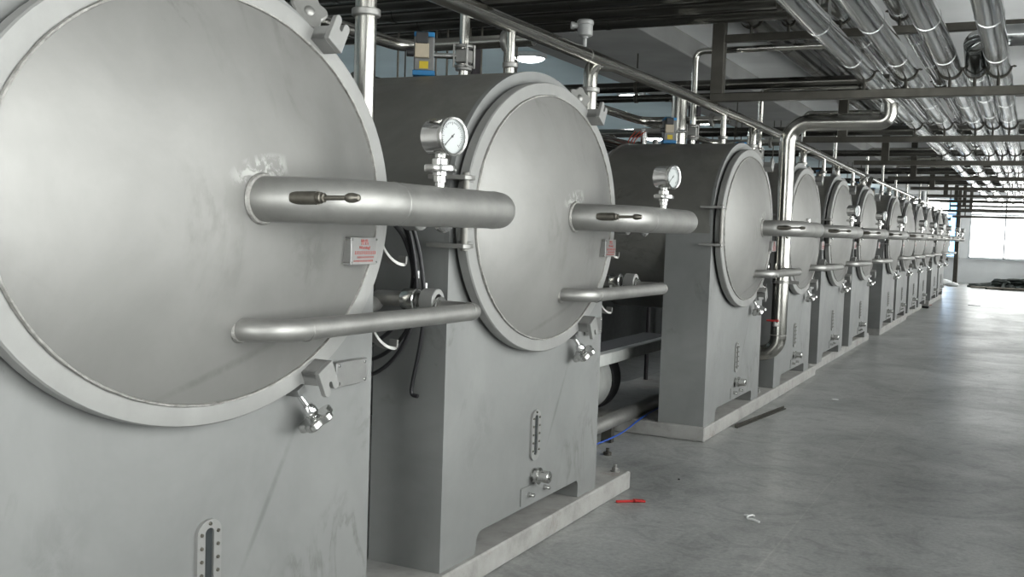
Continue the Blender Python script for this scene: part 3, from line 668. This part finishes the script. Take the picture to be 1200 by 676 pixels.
MB().tube(spline([(.1, -.5, .55), (.12, -.5, .3), (.14, -.45, .12), (.12, -.35, .05)], 6), .05, 14).build('pump_hose', 'black', t)
MB().box(.12, .2, .0, .3, -.02, .06).build('blue_cover', 'blue', t, bevel=.01)
p = MB().tube([(-.66, 5.7, .15), (-.66, 10.2, .15)], .055, 24).build('floor_pipe', 'pipe'); tag(p, 'shiny foil-clad pipe lying low on the floor in the gap before the third machine', 'pipe')
s = MB(); 
for j in range(4): s.box(-.7, -.62, 5.9+1.2*j, 5.96+1.2*j, PT if j in (1, 2, 3) and 5.9+1.2*j > 7.53 else (PT if 5.96+1.2*j < 5.91 else 0), .11)
s.v and s.build('pipe_rest', 'rack', p)
MB_blue = MB().tube(spline([(-.72, 6.0, .02), (-.66, 6.6, .03), (-.60, 7.2, .05), (-.56, 7.6, PT+.012), (-.60, 8.2, PT+.012), (-.62, 9.0, PT+.012)], 8), .006, 8).build('blue_cable', 'bluecable'); tag(MB_blue, 'thin bright blue cable along the floor pipe in the gap', 'cable')
# black cables hanging between the two nearest machines
CB = [([(-.20, 3.52, 1.62), (-.16, 3.55, 1.50), (-.15, 3.58, 1.30), (-.20, 3.6, 1.10), (-.33, 3.6, .95), (-.55, 3.6, .88)], 'black cable between the nearest machines, lowest of the looping three'),
      ([(-.22, 3.54, 1.62), (-.18, 3.57, 1.48), (-.165, 3.6, 1.30), (-.22, 3.62, 1.12), (-.36, 3.62, 1.0), (-.6, 3.62, .95)], 'black cable between the nearest machines, middle of the looping three'),
      ([(-.26, 3.5, 1.60), (-.2, 3.56, 1.5), (-.18, 3.6, 1.34), (-.25, 3.61, 1.16), (-.40, 3.6, 1.05), (-.62, 3.6, 1.02)], 'black cable between the nearest machines, innermost of the looping three'),
      ([(-.17, 3.53, 1.62), (-.14, 3.58, 1.45), (-.135, 3.62, 1.25), (-.16, 3.64, 1.08), (-.20, 3.655, .92), (-.205, 3.655, .86), (-.175, 3.655, .85)], 'black cable between the nearest machines with its free end hanging down')]
for pts, lab in CB:
    c = MB().tube(spline(pts, 8), .0085, 10).build('hanging_cable', 'black'); tag(c, lab, 'cable', 'black cables hanging between the nearest machines')
    MB().tube([Vector(pts[2])+Vector((0, 0, .045)), Vector(pts[2])+Vector((0, 0, .075))], .0105, 10).build('cable_tie', 'white', c)
for j, (x, y) in enumerate(((-.40, 3.22), (-.43, 3.26))):
    c = MB().tube(spline([(x, y, 2.2), (x-.02, y-.05, 2.5), (x-.06, y-.1, 2.9), (x-.1, y-.12, CEIL)], 6), .008, 8).build('hanging_cable', 'black')
    tag(c, f'black cable dropping from the ceiling behind the top of the nearest door, {"left" if j else "right"} of two', 'cable', 'black cables from the ceiling')

# ------------------------------------------------------------------ room shell
X0, X1, Y0, Y1 = -6.5, 3.4, -4.6, 43.0
struct(MB().box(X0-.2, X1+.2, Y0-.2, Y1+.2, -.2, 0).build('floor', 'floor'))
struct(MB().box(-2.3, X1+.2, Y0-.2, Y1+.2, CEIL, CEIL+.2).build('ceiling', 'ceil'))
struct(MB().box(X0-.2, -2.3, Y0-.2, Y1+.2, CEIL, CEIL+.2).build('ceiling_left', 'ceilblue'))
def wall_with_windows(name, u0, u1, wins, sill, head, mk):
    b = MB(); mk(b, u0, u1, 0, sill); mk(b, u0, u1, head, CEIL)
    e = u0
    for a, c in wins: mk(b, e, a, sill, head); e = c
    mk(b, e, u1, sill, head)
    return struct(b.build(name, 'paintwall'))
WN = [0]
def window(axis, pos, a, c, z0, z1, mull, glass=True):
    WN[0] += 1; f = MB(); w = .03
    def bx(b, u0, u1, za, zb, t0, t1):
        (b.box(u0, u1, pos+t0, pos+t1, za, zb) if axis == 'y' else b.box(pos+t0, pos+t1, u0, u1, za, zb))
    for u in [a, c-w*2] + [m-w for m in mull]: bx(f, u, u+w*2, z0, z1, -.04, .04)
    bx(f, a, c, z0, z0+.05, -.04, .04); bx(f, a, c, z1-.05, z1, -.04, .04)
    bx(f, a, c, z0+1.62, z0+1.68, -.035, .035)
    o = struct(f.build(f'window_{WN[0]}', 'frame', bevel=.004))
    if glass:
        g = MB(); bx(g, a+w, c-w, z0+.03, z1-.03, -.004, .004); g.build('glass_pane', 'glass', o)
    s = MB(); bx(s, a-.04, c+.04, z0-.03, z0+.004, -.14, .06); s.build('window_sill', 'frame', o)
    return o
S_, H_ = .93, 3.2
fw = [(-6.0, -3.6), (-3.2, -.42), (-.12, 2.3), (2.5, 3.3)]
wall_with_windows('wall_far', X0, X1, fw, S_, H_, lambda b, a, c, z0, z1: b.box(a, c, Y1, Y1+.2, z0, z1))
for a, c in fw: window('y', Y1+.05, a, c, S_, H_, [(a+c)/2+.02])
rw = [(-4.4+4.0*i, -1.0+4.0*i) for i in range(12)]
wall_with_windows('wall_right', Y0, Y1, rw, .7, 3.3, lambda b, a, c, z0, z1: b.box(X1, X1+.2, a, c, z0, z1))
for a, c in rw: window('x', X1+.05, a, c, .7, 3.3, [(a+c)/2])
struct(MB().box(X0-.2, X0, Y0, Y1, 0, CEIL).build('wall_left', 'paintwall'))
struct(MB().box(-2.75, -2.65, Y0, Y1, 0, 1.75).build('wall_partition', 'darkwall'))  # added low dark wall that keeps the gaps between the machines dark
bw_added = [(-3.2, -1.2), (-1.0, 1.0), (1.2, 3.2)]  # windows added out of view to light the camera-facing machine sides
wall_with_windows('wall_back', X0, X1, bw_added, .3, 3.3, lambda b, a, c, z0, z1: b.box(a, c, Y0-.2, Y0, z0, z1))
for a, c in bw_added: window('y', Y0-.05, a, c, .3, 3.3, [(a+c)/2])
# concrete beams under the slab
struct(MB().box(-2.4, -1.06, Y0, Y1, 3.3, CEIL).build('trim_1', 'soffit', bevel=.01))
for j, y in enumerate((18.2, 26.0, 33.8)): struct(MB().box(-1.06, X1, y, y+.35, 3.3, CEIL).build(f'trim_{j+2}', 'soffit', bevel=.01))
# column by the far windows
t = thing('steel_column', 'dark square steel column standing before the far windows', 'column', (-.40, 41.0, 0))
MB().box(-.075, .075, -.075, .075, 0, CEIL).build('column_shaft', 'rack', t, bevel=.01); MB().box(-.16, .16, -.16, .16, 0, .03).build('base_plate', 'rack', t, bevel=.005)
MB().box(-.05, .05, -.12, -.075, 1.62, 1.72).build('switch_box', 'red', t, bevel=.01)
for j, (z, x0) in enumerate(((3.0, -3.5), (2.65, -1.1), (2.45, -.6))):
    p = MB().tube([(x0, 40.5+.2*j, z), (3.41, 40.5+.2*j, z)], .045, 12).build('conduit', 'rack'); tag(p, f'thin horizontal conduit crossing the far windows, {["highest", "middle", "lowest"][j]} of three', 'pipe', 'conduits before the far windows')
    for q in range(2): MB().box(x0+.4+2.6*q, x0+.44+2.6*q, 40.48+.2*j, 40.52+.2*j, z, CEIL).build('hanger_rod', 'rack', p)
t = thing('outdoor_panel', 'bright blue panel seen through the far window left of the column', 'panel', (-.85, 46.5, 0))
MB().box(-.28, .28, -.1, .1, 0, 4.2).build('panel_face', 'bluepanel', t, bevel=.01); MB().box(-.32, .32, -.14, .14, 0, .2).build('panel_foot', 'frame', t)
# hall ceiling lamps behind; all but the first two added to brighten the hall
for j, (x, y) in enumerate(((-3.1, 10.6), (-3.1, 13.9), (-3.1, 17.5), (-3.1, 21.5), (-5.0, 8.5), (-5.0, 12.5), (-5.0, 16.5), (-5.0, 20.5))):
    t = thing('ceiling_lamp', f'lit white ceiling lamp in the hall behind, {FL[j%4]} from the camera in the {"right" if j < 4 else "left"} row', 'lamp', (x, y, CEIL), 'lit ceiling lamps behind the row')
    MB().lathe([(0, 0), (.2, 0), (.2, -.03), (.18, -.05), (0, -.05)][::-1], (0, 0, 0), (0, 0, 1), 28).build('lamp_housing', 'white', t)
    MB().lathe([(0, -.085), (.1, -.08), (.15, -.065), (.17, -.045), (0, -.045)], (0, 0, 0), (0, 0, 1), 28).build('lamp_diffuser', 'lamp', t)
# ------------------------------------------------------------------ things on the floor
t = thing('red_scrap', 'red plastic offcut lying on the floor by the near plinth end', 'scrap', (.07, 5.6, 0))
MB().bar((-.06, -.045, .008), (.04, .035, .008), .014, .014).build('red_strip', 'red', t, bevel=.003); MB().bar((.025, .02, .012), (.075, .065, .006), .035, .012).build('crumpled_end', 'red', t, bevel=.003)
p = MB().tube(spline([(.72, 5.69, .006), (.745, 5.675, .012), (.75, 5.64, .006), (.785, 5.62, .009), (.825, 5.605, .005)], 5), .006, 6); p.tube(spline([(.745, 5.675, .01), (.765, 5.70, .012), (.775, 5.70, .006)], 4), .005, 6)
tag(p.build('white_scrap', 'white'), 'small white twisted scrap lying on the bare floor', 'scrap')
p = MB(); p.box(-.005, .022, -.6, .6, 0, .008); p.box(-.005, .002, -.6, .6, 0, .028); o = p.build('steel_bar', 'rack', bevel=.001, loc=(.07, 8.86, 0)); o.rotation_euler.z = -.115; tag(o, 'loose dark steel angle bar on the floor beside the third machine', 'bar')
p = MB(); p.lathe([(0, 0), (.03, 0), (.03, .022), (0, .022)], (-.495, 6.71, 0), (0, 0, 1), 6); p.cyl((-.495, 6.71, .02), (-.495, 6.71, .05), .012, 8); tag(p.build('anchor_nut', 'rack'), 'rusty anchor nut on the floor behind the near plinth end', 'bolt')
for j, (x, y, sx, sy, m, lab) in enumerate(((-.1, 26.9, .14, .1, 'red', 'tiny red scrap on the floor far down by the riser hose'), (.45, 10.3, .09, .06, 'white', 'tiny white paper scrap on the floor past the steel bar'),
        (.85, 27.8, .3, .16, 'tarp', 'dark flat scrap on the floor far down the aisle'), (.15, 6.3, .02, .012, 'gasket', 'small dark chip on the floor near the red offcut'))):
    q = MB(); random.seed(j); k = 7; base = [(x+sx/2*math.cos(2*PI*i/k)*random.uniform(.6, 1.1), y+sy/2*math.sin(2*PI*i/k)*random.uniform(.6, 1.1)) for i in range(k)]
    q.prism(base, lambda a, b: (a, b, 0), lambda a, b: (a, b, .008)); tag(q.build('floor_scrap', m, bevel=.001), lab, 'scrap', 'scraps on the floor')
# heap of netting, bags and planks under the far windows
random.seed(11)
hp = MB()
for i in range(60):
    cx, cy = random.uniform(.95, 2.2), random.uniform(38.2, 40.0); a = random.uniform(0, PI); L = random.uniform(.4, 1.1); h = random.uniform(.03, .26)*max(.2, 1-abs(cx-1.8)/2.6)
    hp.tube(spline([(cx-L*math.cos(a), cy-L*.6*math.sin(a), .03), (cx-.3*L, cy+.1, h+.03), (cx+.2*L, cy-.12, h+.05), (cx+L*math.cos(a), cy+L*.6*math.sin(a), .03)], 4), random.uniform(.03, .07), 7)
o = hp.build('netting_heap', 'tarp'); tag(o, 'heap of dark netting and hoses on the floor under the far windows', 'heap', kind='stuff')
for j, (x0, y0, x1, y1) in enumerate(((.3, 38.0, 2.2, 37.7), (1.6, 38.6, 3.2, 38.0))):
    tag(MB().bar((x0, y0, .05), (x1, y1, .05), .25, .06).build('plank', 'wood', bevel=.006), f'grey plank lying before the dark heap, {["left", "right"][j]} one', 'plank', 'planks before the heap')
def bag(x, y, s, lab):
    q = MB(); random.seed(int(x*100)); prof = [(0, 0), (s*.7, 0), (s, s*.25), (s*.9, s*.55), (s*.5, s*.75), (s*.2, s*.85), (0, s*.83)]
    q.lathe(prof, (x, y, 0), (0, 0, 1), 14, 1.3, .8); q.v = [(a+random.uniform(-.1, .1)*s, b+random.uniform(-.1, .1)*s, max(0, c+random.uniform(-.08, .08)*s*(c > .01))) for a, b, c in q.v]
    tag(q.build('rubbish_bag', 'white', ang=80), lab, 'bag', 'white bags at the far end')
bag(-.75, 39.6, .26, 'white bag on the floor left of the dark heap, bigger one'); bag(-.35, 38.9, .17, 'small white bag on the floor before the column foot')

# ------------------------------------------------------------------ light
w = bpy.data.worlds.new('overcast_sky'); SC.world = w; w.use_nodes = True
bg = w.node_tree.nodes['Background']; bg.inputs[0].default_value = (1.0, .985, .96, 1); bg.inputs[1].default_value = 6.0
def portal(name, loc, rot, sx, sy):
    l = bpy.data.lights.new(name, 'AREA'); l.shape = 'RECTANGLE'; l.size = sx; l.size_y = sy; l.cycles.is_portal = True
    o = bpy.data.objects.new(name, l); COL.objects.link(o); o.location = loc; o.rotation_euler = rot; return o
portal('window_daylight_right', (X1+.25, (Y0+Y1)/2, 1.83), (0, PI/2, 0), 3.0, Y1-Y0)
portal('window_daylight_far', ((X0+X1)/2, Y1+.25, 2.07), (-PI/2, 0, 0), X1-X0, 2.4)
portal('window_daylight_back', ((X0+X1)/2, Y0-.25, 1.8), (PI/2, 0, 0), X1-X0, 3.0)
# ------------------------------------------------------------------ camera
F = Vector((-0.4459197851265695, 0.893066635725491, -0.05989598806787618)); R = Vector((0.8932922105519057, 0.44825407930423233, 0.03312562383419974)); U = Vector((-0.05643201041930002, 0.03873324852201376, 0.997654831922829))
cd = bpy.data.cameras.new('camera'); cd.sensor_fit = 'HORIZONTAL'; cd.sensor_width = 36; cd.lens = 1216.4958718/1200*36; cd.clip_start = .05; cd.clip_end = 300
co = bpy.data.objects.new('camera', cd); COL.objects.link(co)
co.matrix_world = Matrix(((R.x, U.x, -F.x, 2.07016644), (R.y, U.y, -F.y, 0), (R.z, U.z, -F.z, 1.56781797), (0, 0, 0, 1)))
SC.camera = co
SC.view_settings.view_transform = 'Standard'; SC.view_settings.look = 'None'; SC.view_settings.gamma = 1; SC.view_settings.use_curve_mapping = False
SC.view_settings.exposure = 0.74
SC.cycles.use_denoising = True; SC.cycles.max_bounces = 10; SC.cycles.diffuse_bounces = 5; SC.cycles.glossy_bounces = 6; SC.cycles.transparent_max_bounces = 8
SC.cycles.sample_clamp_indirect = 8; SC.cycles.caustics_reflective = False
